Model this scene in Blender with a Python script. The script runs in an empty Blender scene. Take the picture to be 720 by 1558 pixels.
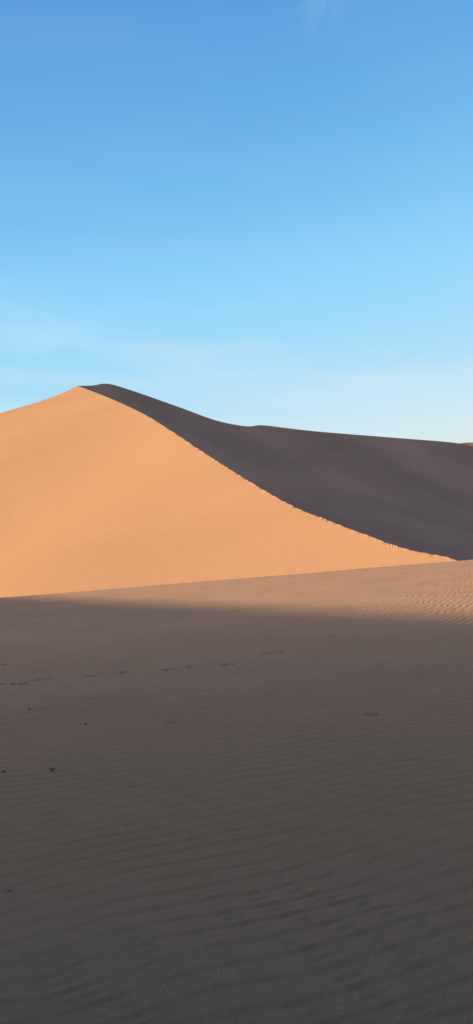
import bpy, math
import numpy as np
from mathutils import Vector
rng=np.random.default_rng(4)
F=1177.0; HZ=820.0; CAMZ=1.6
def W(px,py,Y): return ((px-360)/F*Y, Y, CAMZ+(HZ-py)/F*Y)

scene=bpy.context.scene
# ---------------- camera
cam=bpy.data.cameras.new("camera"); co=bpy.data.objects.new("camera",cam)
scene.collection.objects.link(co); scene.camera=co
co.location=(0,0,CAMZ); co.rotation_euler=(math.radians(90),0,0)
cam.sensor_fit='VERTICAL'; cam.sensor_height=36.0; cam.lens=36.0*F/1558
cam.shift_y=(HZ-779)/1558.0
cam.clip_start=0.05; cam.clip_end=20000

# ---------------- helpers
def catmull(P,n):
    P=np.array(P,float); m=len(P)
    t=np.linspace(0,m-1,n); i=np.clip(t.astype(int),0,m-2); u=(t-i)[:,None]
    T=np.empty_like(P); T[1:-1]=(P[2:]-P[:-2])/2; T[0]=P[1]-P[0]; T[-1]=P[-1]-P[-2]
    h00=2*u**3-3*u**2+1; h10=u**3-2*u**2+u; h01=-2*u**3+3*u**2; h11=u**3-u**2
    return h00*P[i]+h10*T[i]+h01*P[i+1]+h11*T[i+1]
def smax(a,b,k): 
    m=np.maximum(a,b); return m+k*np.log(np.exp((a-m)/k)+np.exp((b-m)/k))
def smooth1(a,n):
    h=n//2
    l=a[0]-(a[1:h+1]-a[0])[::-1]; r=a[-1]-(a[-h-1:-1]-a[-1])[::-1]
    return np.convolve(np.r_[l,a,r],np.ones(2*h+1)/(2*h+1),'valid')
def fbm(x,y,sc,seed,octs=4):
    r=np.random.default_rng(seed); out=0*x; a=1.0; s=sc
    for o in range(octs):
        for k in range(4):
            th=r.uniform(0,2*math.pi); ph=r.uniform(0,6.28)
            out=out+a*np.sin((x*math.cos(th)+y*math.sin(th))*2*math.pi/s+ph+1.3*np.sin((y*math.cos(th)-x*math.sin(th))*2*math.pi/(s*1.7)+ph*2))/4
        a*=0.5; s*=0.53
    return out
def grid_faces(nr,nc,off,flip=False,wrap=False):
    r=np.arange(nr-1)[:,None]; c=np.arange(nc if wrap else nc-1)[None,:]
    c2=(c+1)%nc
    a=r*nc+c; b=r*nc+c2; d=(r+1)*nc+c; e=(r+1)*nc+c2
    f=np.stack([a,b,e,d],-1).reshape(-1,4)+off
    return f[:,::-1] if flip else f
def make(name,vs,fs,mat,kind=None,label=None,cat=None,attr=None,slots=None):
    v=np.concatenate(vs).astype(np.float32); f=np.concatenate(fs).astype(np.int32)
    me=bpy.data.meshes.new(name)
    me.vertices.add(len(v)); me.vertices.foreach_set("co",v.ravel())
    me.loops.add(len(f)*4); me.loops.foreach_set("vertex_index",f.ravel())
    me.polygons.add(len(f)); me.polygons.foreach_set("loop_start",np.arange(len(f),dtype=np.int32)*4)
    me.polygons.foreach_set("loop_total",np.full(len(f),4,dtype=np.int32))
    me.update(calc_edges=True); me.polygons.foreach_set("use_smooth",np.ones(len(f),bool))
    if attr is not None:
        at=me.attributes.new("trodden",'FLOAT','POINT'); at.data.foreach_set("value",attr.astype(np.float32))
    for m in (mat if isinstance(mat,list) else [mat]): me.materials.append(m)
    if slots is not None:
        me.polygons.foreach_set("material_index",np.concatenate([np.full(len(x),k,dtype=np.int32) for x,k in zip(fs,slots)]))
    me.update()
    o=bpy.data.objects.new(name,me); scene.collection.objects.link(o)
    if kind: o["kind"]=kind
    if label: o["label"]=label
    if cat: o["category"]=cat
    return o

# ---------------- materials
def sand(name,c1,c2,near=None,ripples=True,bump=1.0,nsc=.04,sp=.05):
    m=bpy.data.materials.new(name); m.use_nodes=True; nt=m.node_tree; N=nt.nodes; L=nt.links
    b=N["Principled BSDF"]; b.inputs["Roughness"].default_value=1.0
    b.inputs["Specular IOR Level"].default_value=0.0
    g=N.new("ShaderNodeNewGeometry")
    def noise(scale,det=4,rough=.55,vec=None):
        n=N.new("ShaderNodeTexNoise"); n.inputs["Scale"].default_value=scale; n.inputs["Detail"].default_value=det
        n.inputs["Roughness"].default_value=rough; L.new(vec or g.outputs["Position"],n.inputs["Vector"]); return n
    n1=noise(nsc if not ripples else .4,5)
    mp=N.new("ShaderNodeMapRange"); mp.inputs[1].default_value=.3; mp.inputs[2].default_value=.7
    L.new(n1.outputs[0],mp.inputs[0])
    mx=N.new("ShaderNodeMix"); mx.data_type='RGBA'; mx.inputs[6].default_value=(*c1,1); mx.inputs[7].default_value=(*c2,1)
    L.new(mp.outputs[0],mx.inputs[0]); col=mx.outputs[2]
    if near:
        # shade deepening towards the camera, put into the base colour
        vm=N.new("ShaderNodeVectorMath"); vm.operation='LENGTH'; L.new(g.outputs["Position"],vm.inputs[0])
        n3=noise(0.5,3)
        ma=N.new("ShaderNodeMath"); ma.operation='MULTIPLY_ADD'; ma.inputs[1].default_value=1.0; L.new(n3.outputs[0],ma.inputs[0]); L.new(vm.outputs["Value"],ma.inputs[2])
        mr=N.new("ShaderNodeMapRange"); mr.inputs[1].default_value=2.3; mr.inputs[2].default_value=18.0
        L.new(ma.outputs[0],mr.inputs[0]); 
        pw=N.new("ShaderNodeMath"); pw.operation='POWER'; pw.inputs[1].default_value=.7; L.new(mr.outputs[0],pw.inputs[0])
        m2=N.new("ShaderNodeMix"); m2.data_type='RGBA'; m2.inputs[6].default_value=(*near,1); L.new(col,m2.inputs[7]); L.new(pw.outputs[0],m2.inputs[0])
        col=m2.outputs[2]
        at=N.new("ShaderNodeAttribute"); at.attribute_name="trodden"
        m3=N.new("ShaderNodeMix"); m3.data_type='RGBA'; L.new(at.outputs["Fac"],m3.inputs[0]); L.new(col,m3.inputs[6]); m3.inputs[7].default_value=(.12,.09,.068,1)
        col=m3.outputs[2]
    gr=noise(260,3,.7) if ripples else noise(3.0,6,.7)
    gm=N.new("ShaderNodeMapRange"); gm.inputs[1].default_value=.25; gm.inputs[2].default_value=.75
    gm.inputs[3].default_value=.5 if ripples else 1-sp; gm.inputs[4].default_value=1.5 if ripples else 1+sp
    L.new(gr.outputs[0],gm.inputs[0])
    hm=N.new("ShaderNodeVectorMath"); hm.operation='SCALE'; L.new(col,hm.inputs[0]); L.new(gm.outputs[0],hm.inputs["Scale"])
    L.new(hm.outputs[0],b.inputs["Base Color"])
    if ripples:
        def wave(lam,rot,dist,strength,distance,dscale,amp0,prev=None):
            mpg=N.new("ShaderNodeMapping"); mpg.inputs["Rotation"].default_value=(0,0,math.radians(rot))
            L.new(g.outputs["Position"],mpg.inputs[0])
            w=N.new("ShaderNodeTexWave"); w.wave_type='BANDS'; w.bands_direction='Y'; w.wave_profile='SIN'
            w.inputs["Scale"].default_value=math.pi/10/lam
            w.inputs["Distortion"].default_value=dist; w.inputs["Detail"].default_value=2.5; w.inputs["Detail Scale"].default_value=dscale
            L.new(mpg.outputs[0],w.inputs[0])
            am=noise(.45,3); a2=N.new("ShaderNodeMapRange"); a2.inputs[1].default_value=.35; a2.inputs[2].default_value=.62; a2.inputs[3].default_value=amp0
            L.new(am.outputs[0],a2.inputs[0])
            mu=N.new("ShaderNodeMath"); mu.operation='MULTIPLY'; L.new(w.outputs["Fac"],mu.inputs[0]); L.new(a2.outputs[0],mu.inputs[1])
            bp=N.new("ShaderNodeBump"); bp.inputs["Strength"].default_value=strength; bp.inputs["Distance"].default_value=distance
            L.new(mu.outputs[0],bp.inputs["Height"])
            if prev: L.new(prev.outputs[0],bp.inputs["Normal"])
            return bp
        b1=wave(.15,-20,7.0,1.0,.027,.45,.45)
        b2=wave(.17,-60,10.0,1.0,.010,.4,.6,b1)
        b3=N.new("ShaderNodeBump"); b3.inputs["Strength"].default_value=.9; b3.inputs["Distance"].default_value=.004
        L.new(noise(160,4,.7).outputs[0],b3.inputs["Height"])
        L.new(b2.outputs[0],b3.inputs["Normal"])
        last=b3
    else:
        b1=N.new("ShaderNodeBump"); b1.inputs["Strength"].default_value=.2*bump; b1.inputs["Distance"].default_value=.25
        L.new(noise(.5,6,.6).outputs[0],b1.inputs["Height"]); last=b1
    L.new(last.outputs[0],b.inputs["Normal"])
    return m
m_dune=sand("dune_sand",(.41,.215,.098),(.45,.237,.111),ripples=False,nsc=.02)
m_shade=sand("shade_toned_sand",(.205,.133,.094),(.275,.173,.119),ripples=False,nsc=.012,sp=.08,bump=2)  # shade of the slope partly put into a darker, cooler sand colour
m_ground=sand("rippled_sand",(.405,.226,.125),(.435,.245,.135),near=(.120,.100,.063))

# ---------------- ground
pa,pb=.0629,-.0156
def ground_h(x,y):
    p=pa*x+pb*y
    g=6*np.tanh(p/6)
    d=(x+12.2)*-.459+(y-40)*.888
    d=d+fbm(x,y,26,5,2)*.5-1.2
    w=.8
    drop=.42*w*np.logaddexp(0,d/w)
    z=smax(g-drop,-10.3+0*x,.5)
    near=np.exp(-(np.hypot(x,y)/60)**2)
    z=z+near*(fbm(x,y,9,8,3)*.02)*np.clip(np.hypot(x,y)/8,.15,1)
    return z
def ground_hit(px,py):
    u=(px-360)/F; v=(HZ-py)/F
    Ys=np.geomspace(1.5,50,4000); z=ground_h(u*Ys,Ys)
    k=np.argmax(z>CAMZ+v*Ys); return u*Ys[k],Ys[k],z[k]
prints=[]
for (px,py,wd) in [(14,1040,.20),(34,1040,.22),(60,1034,.22),(72,1033,.18),(142,1028,.19),(187,1023,.2),(255,1018,.19),(290,1014,.15),(333,1010,.2),(346,1011,.19),(408,994,.18),(421,992,.2),(556,1085,.07),(565,1087,.09),(573,1086,.05),(258,1099,.09),(5,1011,.16),(300,985,.1),(455,975,.1),(500,968,.1)]:
    x,y,z=ground_hit(px,py); prints.append((x,y,wd))
ang_d=np.linspace(-24,24,680); ang_c=np.linspace(24,336,132)[1:-1]
ang=np.radians(np.r_[ang_d,ang_c])
rad=np.r_[np.geomspace(.35,70,1000),np.geomspace(70,9000,70)[1:]]
A,R=np.meshgrid(ang,rad); X=R*np.sin(A); Y=R*np.cos(A); Z=ground_h(X,Y)
TR=np.zeros_like(Z)
for (x,y,wd) in prints:
    th=rng.uniform(-.25,.25); dx=X-x; dy=Y-y
    a=(dx*math.cos(th)+dy*math.sin(th))/(wd*.5); b=(-dx*math.sin(th)+dy*math.cos(th))/(wd*.42)
    q=a*a+b*b; m=q<9
    qq=q[m]*(1+.35*np.sin(a[m]*5+x)+.2*np.sin(b[m]*7))
    Z[m]+= (-.07*np.exp(-qq**2)+.012*np.exp(-(np.sqrt(q[m])-1.5)**2*5))*(wd/.28)
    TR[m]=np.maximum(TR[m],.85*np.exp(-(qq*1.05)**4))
nr,nc=X.shape
V=np.stack([X,Y,Z],-1).reshape(-1,3)
cz=ground_h(np.array([0.]),np.array([0.]))[0]
cap=np.stack([X[0]*.0,Y[0]*.0,np.full(nc,cz)],-1)
V=np.concatenate([cap,V])
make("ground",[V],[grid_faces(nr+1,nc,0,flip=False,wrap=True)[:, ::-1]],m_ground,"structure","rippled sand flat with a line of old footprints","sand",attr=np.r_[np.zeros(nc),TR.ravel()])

# ---------------- big dune : the sunlit face is close to one plane
gx,gy=.25,.33; K=33.74
def plane(x,y): return CAMZ-K+gx*x+gy*y
def onplane(px,py):
    return W(px,py,K/(gy+gx*(px-360)/F-(HZ-py)/F))
crest=[(118,587),(165,605),(215,628),(260,655),(300,682),(345,711),(400,745),(450,772),(500,792),(560,815),(620,836),(690,851)]
C=[onplane(*p) for p in crest]+[(25,70,plane(25,70)),(28,60,plane(28,60))]
left=[(-600,850),(-450,800),(-250,725),(-100,665),(0,629),(50,614),(90,600)]
Lf=[onplane(*p) for p in left]
bx=[-190,-178,-165,-152,-140,-132,-125,-118,-98,-80,-63,-48,-35,-22,-10,0,8,15,22,25,28]
base=[(x,(-12-CAMZ+K-gx*x)/gy) for x in bx]
nC=1600; nL=300
Cc=catmull(C,nC); Lc=catmull(Lf+[C[0]],nL)
T=np.concatenate([Lc[:-1],Cc])
Bl=catmull([(a,b,-12.) for a,b in base[:8]],nL); Bc=catmull([(a,b,-12.) for a,b in base[7:]],nC)
Bb=np.concatenate([Bl[:-1],Bc])
t=np.arange(nC); env=np.clip((t/nC-.07)*4,0,1)*np.clip(Cc[:,1]/300,.15,1)
j=rng.normal(size=nC)*.6
j2=np.convolve(rng.normal(size=nC+60),np.ones(11)/11,'same')[30:-30]
patch=.2+.8*np.clip(np.convolve(rng.normal(size=nC+200),np.ones(60)/8,'same')[100:-100],0,1)
jz=env*(j*.13*patch+j2*.26)
ns=200; s=np.linspace(0,1,ns)[:,None]**1.9
Ln=np.hypot(T[:,0]-Bb[:,0],T[:,1]-Bb[:,1])[None]
PX=T[None,:,0]*(1-s)+Bb[None,:,0]*s; PY=T[None,:,1]*(1-s)+Bb[None,:,1]*s
jfull=np.r_[np.zeros(nL-1),jz][None]
colf=np.r_[np.zeros(nL-1),np.clip(t/450,0,1)]; colf=(colf*colf*(3-2*colf))[None]
PZ=plane(PX,PY)+(T[None,:,2]-plane(T[:,0],T[:,1])[None])*np.exp(-s*Ln/25)+jfull*np.exp(-s*Ln/.5)
PZ+= colf*fbm(PX,PY,150,21,3)*.9*np.minimum(1,s*Ln/60)
PZ-= colf*3.2*np.sin(math.pi*np.clip(s,0,1))*np.clip(Ln/250,0,1)
lit=np.stack([PX,PY,PZ],-1).reshape(-1,3)
vs=[lit]; fs=[grid_faces(ns,T.shape[0],0,flip=True)]; off=len(lit)
Cj=Cc.copy(); Cj[:,2]+=jz
# far ridge
SC=1.4
ridge=[(118,587,300),(140,586.5,306),(165,584,313),(200,594,323),(235,606,333),(280,622,346),(330,640,362),(375,648.5,377),(400,647,386),(450,653,400),(500,658,414),(600,666,438),(690,673.5,460),(740,683,476),(850,700,500),(1000,730,530)]
RP=[W(p[0],p[1],p[2]*SC) for p in ridge]; RP[0]=C[0]
Rc=catmull(RP,nC)
Rs=Rc.copy()
for c in range(3): Rs[:,c]=smooth1(Rc[:,c],361)
nb=260; s=np.linspace(0,1,nb)[:,None]; s=.5-.5*np.cos(math.pi*s)
Wd=np.hypot(Rc[:,0]-Cc[:,0],Rc[:,1]-Cc[:,1])[None]; u=(1-s)*Wd
wS=np.clip((Wd-30)/90,0,1)
RX=Rs[None,:,0]*wS+Rc[None,:,0]*(1-wS); RY=Rs[None,:,1]*wS+Rc[None,:,1]*(1-wS); RZ=Rs[None,:,2]*wS+Rc[None,:,2]*(1-wS)
fr=np.exp(-u/25)
BX=Cj[None,:,0]*(1-s)+RX*s+(Rc[None,:,0]-RX)*fr; BY=Cj[None,:,1]*(1-s)+RY*s+(Rc[None,:,1]-RY)*fr
slip=Cc[None,:,2]-.6*s*Wd
far=RZ-110*(1-np.exp(-.46*u/110))+(Rc[None,:,2]-RZ)*fr
far=np.maximum(far,-12)
BZ=smax(slip,far,.8)
e0=(Cj[None,:,2]-BZ[0:1])
BZ=BZ+e0*np.exp(-s*Wd/2.0); e1=(Rc[None,:,2]-BZ[-1:]); BZ=BZ+e1*np.exp(-u/4.0)
BZ[0]=Cj[:,2]; BX[0]=Cj[:,0]; BY[0]=Cj[:,1]
BZ+= 13*np.exp(-(((BX-66)/20)**2+((BY-225)/24)**2))
BZ+= fbm(BX,BY,120,33,3)*2.2*np.clip(u/35,0,1)*np.clip(s*Wd/35,0,1)
v=np.stack([BX,BY,BZ],-1).reshape(-1,3)
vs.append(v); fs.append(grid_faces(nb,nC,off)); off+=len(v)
# back slope
Tb=np.concatenate([T[:nL-1],Rc[::4]])
n=len(Tb); q=np.linspace(0,1,n)[:,None]
d=np.array([[-.3,1.]])*(1-q)+np.array([[-.45,.9]])*q; d/=np.linalg.norm(d,axis=1)[:,None]
run=(Tb[:,2]+12)/.5+5
s=np.linspace(0,1,50)[:,None]
QX=Tb[None,:,0]+d[None,:,0]*run*s; QY=Tb[None,:,1]+d[None,:,1]*run*s; QZ=Tb[None,:,2]*(1-s)-12*s
v=np.stack([QX,QY,QZ],-1).reshape(-1,3); vs.append(v); fs.append(grid_faces(50,n,off)); off+=len(v)
make("sand_dune",vs,fs,[m_dune,m_shade],"structure","tall orange sand dune with a sharp winding crest","dune",slots=[0,1,0])

# ---------------- distant dune
dp=[(560,700,1040),(640,688,1060),(690,676.5,1080),(705,673.8,1085),(725,673,1090),(800,671,1105),(950,672,1130),(1150,700,1160),(1400,800,1190)]
D=catmull([W(*p) for p in dp],160)
s=np.linspace(0,1,60)[:,None]
def strip(D,dx,dy,slope,s,p=1.1):
    run=(D[:,2]+12)/slope
    return np.stack([D[None,:,0]+dx*run*s,D[None,:,1]+dy*run*s,-12+(D[None,:,2]+12)*(1-s)**p],-1).reshape(-1,3)
a=strip(D,-.8,-.6,.42,s); b=strip(D,.3,.95,.5,s)
make("sand_dune",[a,b],[grid_faces(60,160,0,True),grid_faces(60,160,len(a))],m_dune,"structure","distant sunlit orange sand dune behind the shaded ridge","dune")

# ---------------- neighbouring dune whose long evening shadow covers the flat
ELEV=12.0; Dd=140.0
ys=np.linspace(-190,170,300)
Lx=.66*(23-ys)
gz=pa*Lx+pb*ys
rz=gz+Dd*math.tan(math.radians(ELEV))
rz=rz*np.clip((ys+200)/90,0,1)**.5
rz=np.where(ys>60,rz-((ys-60)/110)**1.5*38,rz)
rz+=fbm(ys,ys*0,60,3,1)*.1
rx=Lx-Dd
a_=np.stack([rx,ys,rz],-1)
s=np.linspace(0,1,60)[:,None]
a=strip(a_,.81,.59,.5,s); b=strip(a_,-.81,-.59,.3,s)
make("sand_dune",[a,b],[grid_faces(60,300,0),grid_faces(60,300,len(a),True)],m_dune,"structure","long sand dune casting its shadow over the flat","dune")

# ---------------- small debris on the sand
def plain(name,c):
    m=bpy.data.materials.new(name); m.use_nodes=True; nt=m.node_tree; b=nt.nodes["Principled BSDF"]
    n=nt.nodes.new("ShaderNodeTexNoise"); n.inputs["Scale"].default_value=60
    r=nt.nodes.new("ShaderNodeValToRGB"); r.color_ramp.elements[0].color=(*[k*.6 for k in c],1); r.color_ramp.elements[1].color=(*[k*1.4 for k in c],1)
    nt.links.new(n.outputs[0],r.inputs[0]); nt.links.new(r.outputs[0],b.inputs["Base Color"]); b.inputs["Roughness"].default_value=.95
    return m
m_twig=plain("dry_twig_bark",(.045,.035,.028)); m_peb=plain("dark_stone",(.05,.042,.038))
def twig(px,py,size,label,n=6,flat=.25,name="dry_twig",cat="twig",th0=.018):
    x,y,z=ground_hit(px,py)
    cu=bpy.data.curves.new(name,'CURVE'); cu.dimensions='3D'; cu.bevel_depth=size*th0; cu.bevel_resolution=1
    for i in range(n):
        th=rng.uniform(0,2*math.pi); ln=size*rng.uniform(.3,.6)
        sp=cu.splines.new('POLY'); sp.points.add(5); bend=rng.uniform(-1,1)
        for k in range(6):
            f=k/5; tt=th+bend*f
            sp.points[k].co=(ln*f*math.cos(tt),ln*f*math.sin(tt),size*flat*math.sin(f*2.4)*rng.uniform(.7,1.1)+size*.02,1); sp.points[k].radius=1-.75*f
    o=bpy.data.objects.new("tmp",cu); scene.collection.objects.link(o)
    bpy.context.view_layer.update()
    me=bpy.data.meshes.new_from_object(o.evaluated_get(bpy.context.evaluated_depsgraph_get())); bpy.data.objects.remove(o)
    me.materials.clear(); me.materials.append(m_twig)
    ob=bpy.data.objects.new(name,me); ob.location=(x,y,z); scene.collection.objects.link(ob)
    ob["label"]=label; ob["category"]=cat
twig(79,1174,.06,"dark dried grass tuft lying on shaded sand",n=30,flat=.4,name="dry_grass_tuft",cat="grass tuft",th0=.024)
twig(13,1356,.10,"thin dark branching twig lying on shaded sand",n=7,flat=.05,th0=.009)
twig(6,1310,.05,"thin dark branching twig lying on shaded sand",n=4,flat=.08,th0=.012)
twig(200,1197,.035,"tiny dark twig sticking up from the sand",n=4,flat=.6,th0=.03)
import bmesh
def pebble(px,py,sz,label="small dark stone half sunk in sand"):
    x,y,z=ground_hit(px,py); bm=bmesh.new(); bmesh.ops.create_icosphere(bm,subdivisions=3,radius=1)
    ph=rng.uniform(0,6,3)
    for v in bm.verts:
        c=v.co; k=1+.18*math.sin(c.x*3+ph[0])+.14*math.sin(c.y*4+ph[1])+.12*math.sin(c.z*5+c.x*4+ph[2]); v.co=Vector((c.x*1.3*k,c.y*k,c.z*.7*k))*sz
    me=bpy.data.meshes.new("small_stone"); bm.to_mesh(me); bm.free(); me.materials.append(m_peb)
    for p in me.polygons: p.use_smooth=True
    o=bpy.data.objects.new("small_stone",me); o.location=(x,y,z+sz*.3); scene.collection.objects.link(o)
    o["label"]=label; o["category"]="stone"; o["group"]="small stones scattered on the sand"
for p in [(6,1175,.012),(45,1080,.012),(131,1102,.012),(193,1257,.004)]: pebble(*p)

# ---------------- light
SUN=10.2
ld=bpy.data.lights.new("sun",'SUN'); ld.energy=SUN; ld.angle=math.radians(.53); ld.color=(1,.80,.55)
lo=bpy.data.objects.new("sun",ld); scene.collection.objects.link(lo)
e=math.radians(ELEV); sv=Vector((-math.cos(e),0,math.sin(e)))
lo.rotation_euler=sv.to_track_quat('Z','Y').to_euler()
w=bpy.data.worlds.new("World"); scene.world=w; w.use_nodes=True; nt=w.node_tree; N=nt.nodes; L=nt.links
bg=N["Background"]; bg.inputs[1].default_value=1.0
tc=N.new("ShaderNodeTexCoord"); sx=N.new("ShaderNodeSeparateXYZ"); L.new(tc.outputs["Generated"],sx.inputs[0])
ma=N.new("ShaderNodeMath"); ma.operation='MULTIPLY_ADD'; ma.inputs[1].default_value=-.13; L.new(sx.outputs[0],ma.inputs[0]); L.new(sx.outputs[2],ma.inputs[2])
def lin(c): return tuple((v/255/12.92 if v/255<=.04045 else ((v/255+.055)/1.055)**2.4) for v in c)
r=N.new("ShaderNodeValToRGB"); cr=r.color_ramp; L.new(ma.outputs[0],r.inputs[0])
stops=[(0,(215,228,232)),(.095,(216,233,238)),(.14,(200,229,242)),(.20,(172,221,247)),(.30,(147,212,249)),(.405,(118,189,237)),(.50,(100,170,228)),(.60,(88,152,218)),(.75,(70,118,180)),(1,(55,90,145))]
cr.elements[0].position=0; cr.elements[0].color=(*lin(stops[0][1]),1); cr.elements[1].position=1; cr.elements[1].color=(*lin(stops[-1][1]),1)
for p,c in stops[1:-1]:
    el=cr.elements.new(p); el.color=(*lin(c),1)
# thin cirrus veil, only low down
mpn=N.new("ShaderNodeMapping"); mpn.inputs["Scale"].default_value=(1.2,1.2,7); mpn.inputs["Rotation"].default_value=(0,.18,0); L.new(tc.outputs["Generated"],mpn.inputs[0])
cn=N.new("ShaderNodeTexNoise"); cn.inputs["Scale"].default_value=3.2; cn.inputs["Detail"].default_value=6; L.new(mpn.outputs[0],cn.inputs[0])
lowm=N.new("ShaderNodeMapRange"); lowm.inputs[1].default_value=.12; lowm.inputs[2].default_value=.32; lowm.inputs[3].default_value=.7; lowm.inputs[4].default_value=.035; L.new(sx.outputs[2],lowm.inputs[0])
cm=N.new("ShaderNodeMapRange"); cm.inputs[1].default_value=.42; cm.inputs[2].default_value=.75; L.new(lowm.outputs[0],cm.inputs[4]); L.new(cn.outputs[0],cm.inputs[0])
# one small wisp
dw=N.new("ShaderNodeVectorMath"); dw.operation='DISTANCE'; L.new(tc.outputs["Generated"],dw.inputs[0]); dw.inputs[1].default_value=(.089,.822,.5625)
wm=N.new("ShaderNodeMapRange"); wm.interpolation_type='SMOOTHSTEP'; wm.inputs[1].default_value=.0; wm.inputs[2].default_value=.03; wm.inputs[3].default_value=1; wm.inputs[4].default_value=0; L.new(dw.outputs["Value"],wm.inputs[0])
wp=N.new("ShaderNodeMapping"); wp.inputs["Rotation"].default_value=(0,.5,0); wp.inputs["Scale"].default_value=(2.2,1,.8); L.new(tc.outputs["Generated"],wp.inputs[0])
wn=N.new("ShaderNodeTexNoise"); wn.inputs["Scale"].default_value=22; wn.inputs["Detail"].default_value=5; L.new(wp.outputs[0],wn.inputs[0])
wr=N.new("ShaderNodeMapRange"); wr.inputs[1].default_value=.4; wr.inputs[2].default_value=.75; wr.inputs[4].default_value=.22; L.new(wn.outputs[0],wr.inputs[0])
wx=N.new("ShaderNodeMath"); wx.operation='MULTIPLY_ADD'; L.new(wm.outputs[0],wx.inputs[0]); L.new(wr.outputs[0],wx.inputs[1]); L.new(cm.outputs[0],wx.inputs[2])
mc=N.new("ShaderNodeMix"); mc.data_type='RGBA'; L.new(wx.outputs[0],mc.inputs[0]); L.new(r.outputs[0],mc.inputs[6]); mc.inputs[7].default_value=(.72,.85,.92,1)
# unseen pale glow added high on the sun's side to lighten the shadows
dp_=N.new("ShaderNodeVectorMath"); dp_.operation='DOT_PRODUCT'; L.new(tc.outputs["Generated"],dp_.inputs[0]); dp_.inputs[1].default_value=Vector((-.6,-.5,.6)).normalized()
glow_m=N.new("ShaderNodeMapRange"); glow_m.interpolation_type='SMOOTHSTEP'; glow_m.inputs[1].default_value=.12; glow_m.inputs[2].default_value=.95; L.new(dp_.outputs["Value"],glow_m.inputs[0])
glow_c=N.new("ShaderNodeVectorMath"); glow_c.operation='SCALE'; glow_c.inputs[0].default_value=(.60,.52,.66); L.new(glow_m.outputs[0],glow_c.inputs["Scale"])
a1=N.new("ShaderNodeVectorMath"); a1.operation='ADD'; L.new(mc.outputs[2],a1.inputs[0]); L.new(glow_c.outputs[0],a1.inputs[1])
sky=N.new("ShaderNodeTexSky"); sky.sky_type='NISHITA'; sky.sun_disc=False; sky.sun_elevation=e; sky.sun_rotation=math.radians(-90)
ad=N.new("ShaderNodeMix"); ad.data_type='RGBA'; ad.blend_type='ADD'; ad.inputs[0].default_value=.005
L.new(a1.outputs[0],ad.inputs[6]); L.new(sky.outputs[0],ad.inputs[7]); L.new(ad.outputs[2],bg.inputs[0])
scene.view_settings.view_transform='Standard'; scene.view_settings.look='None'; scene.view_settings.exposure=0
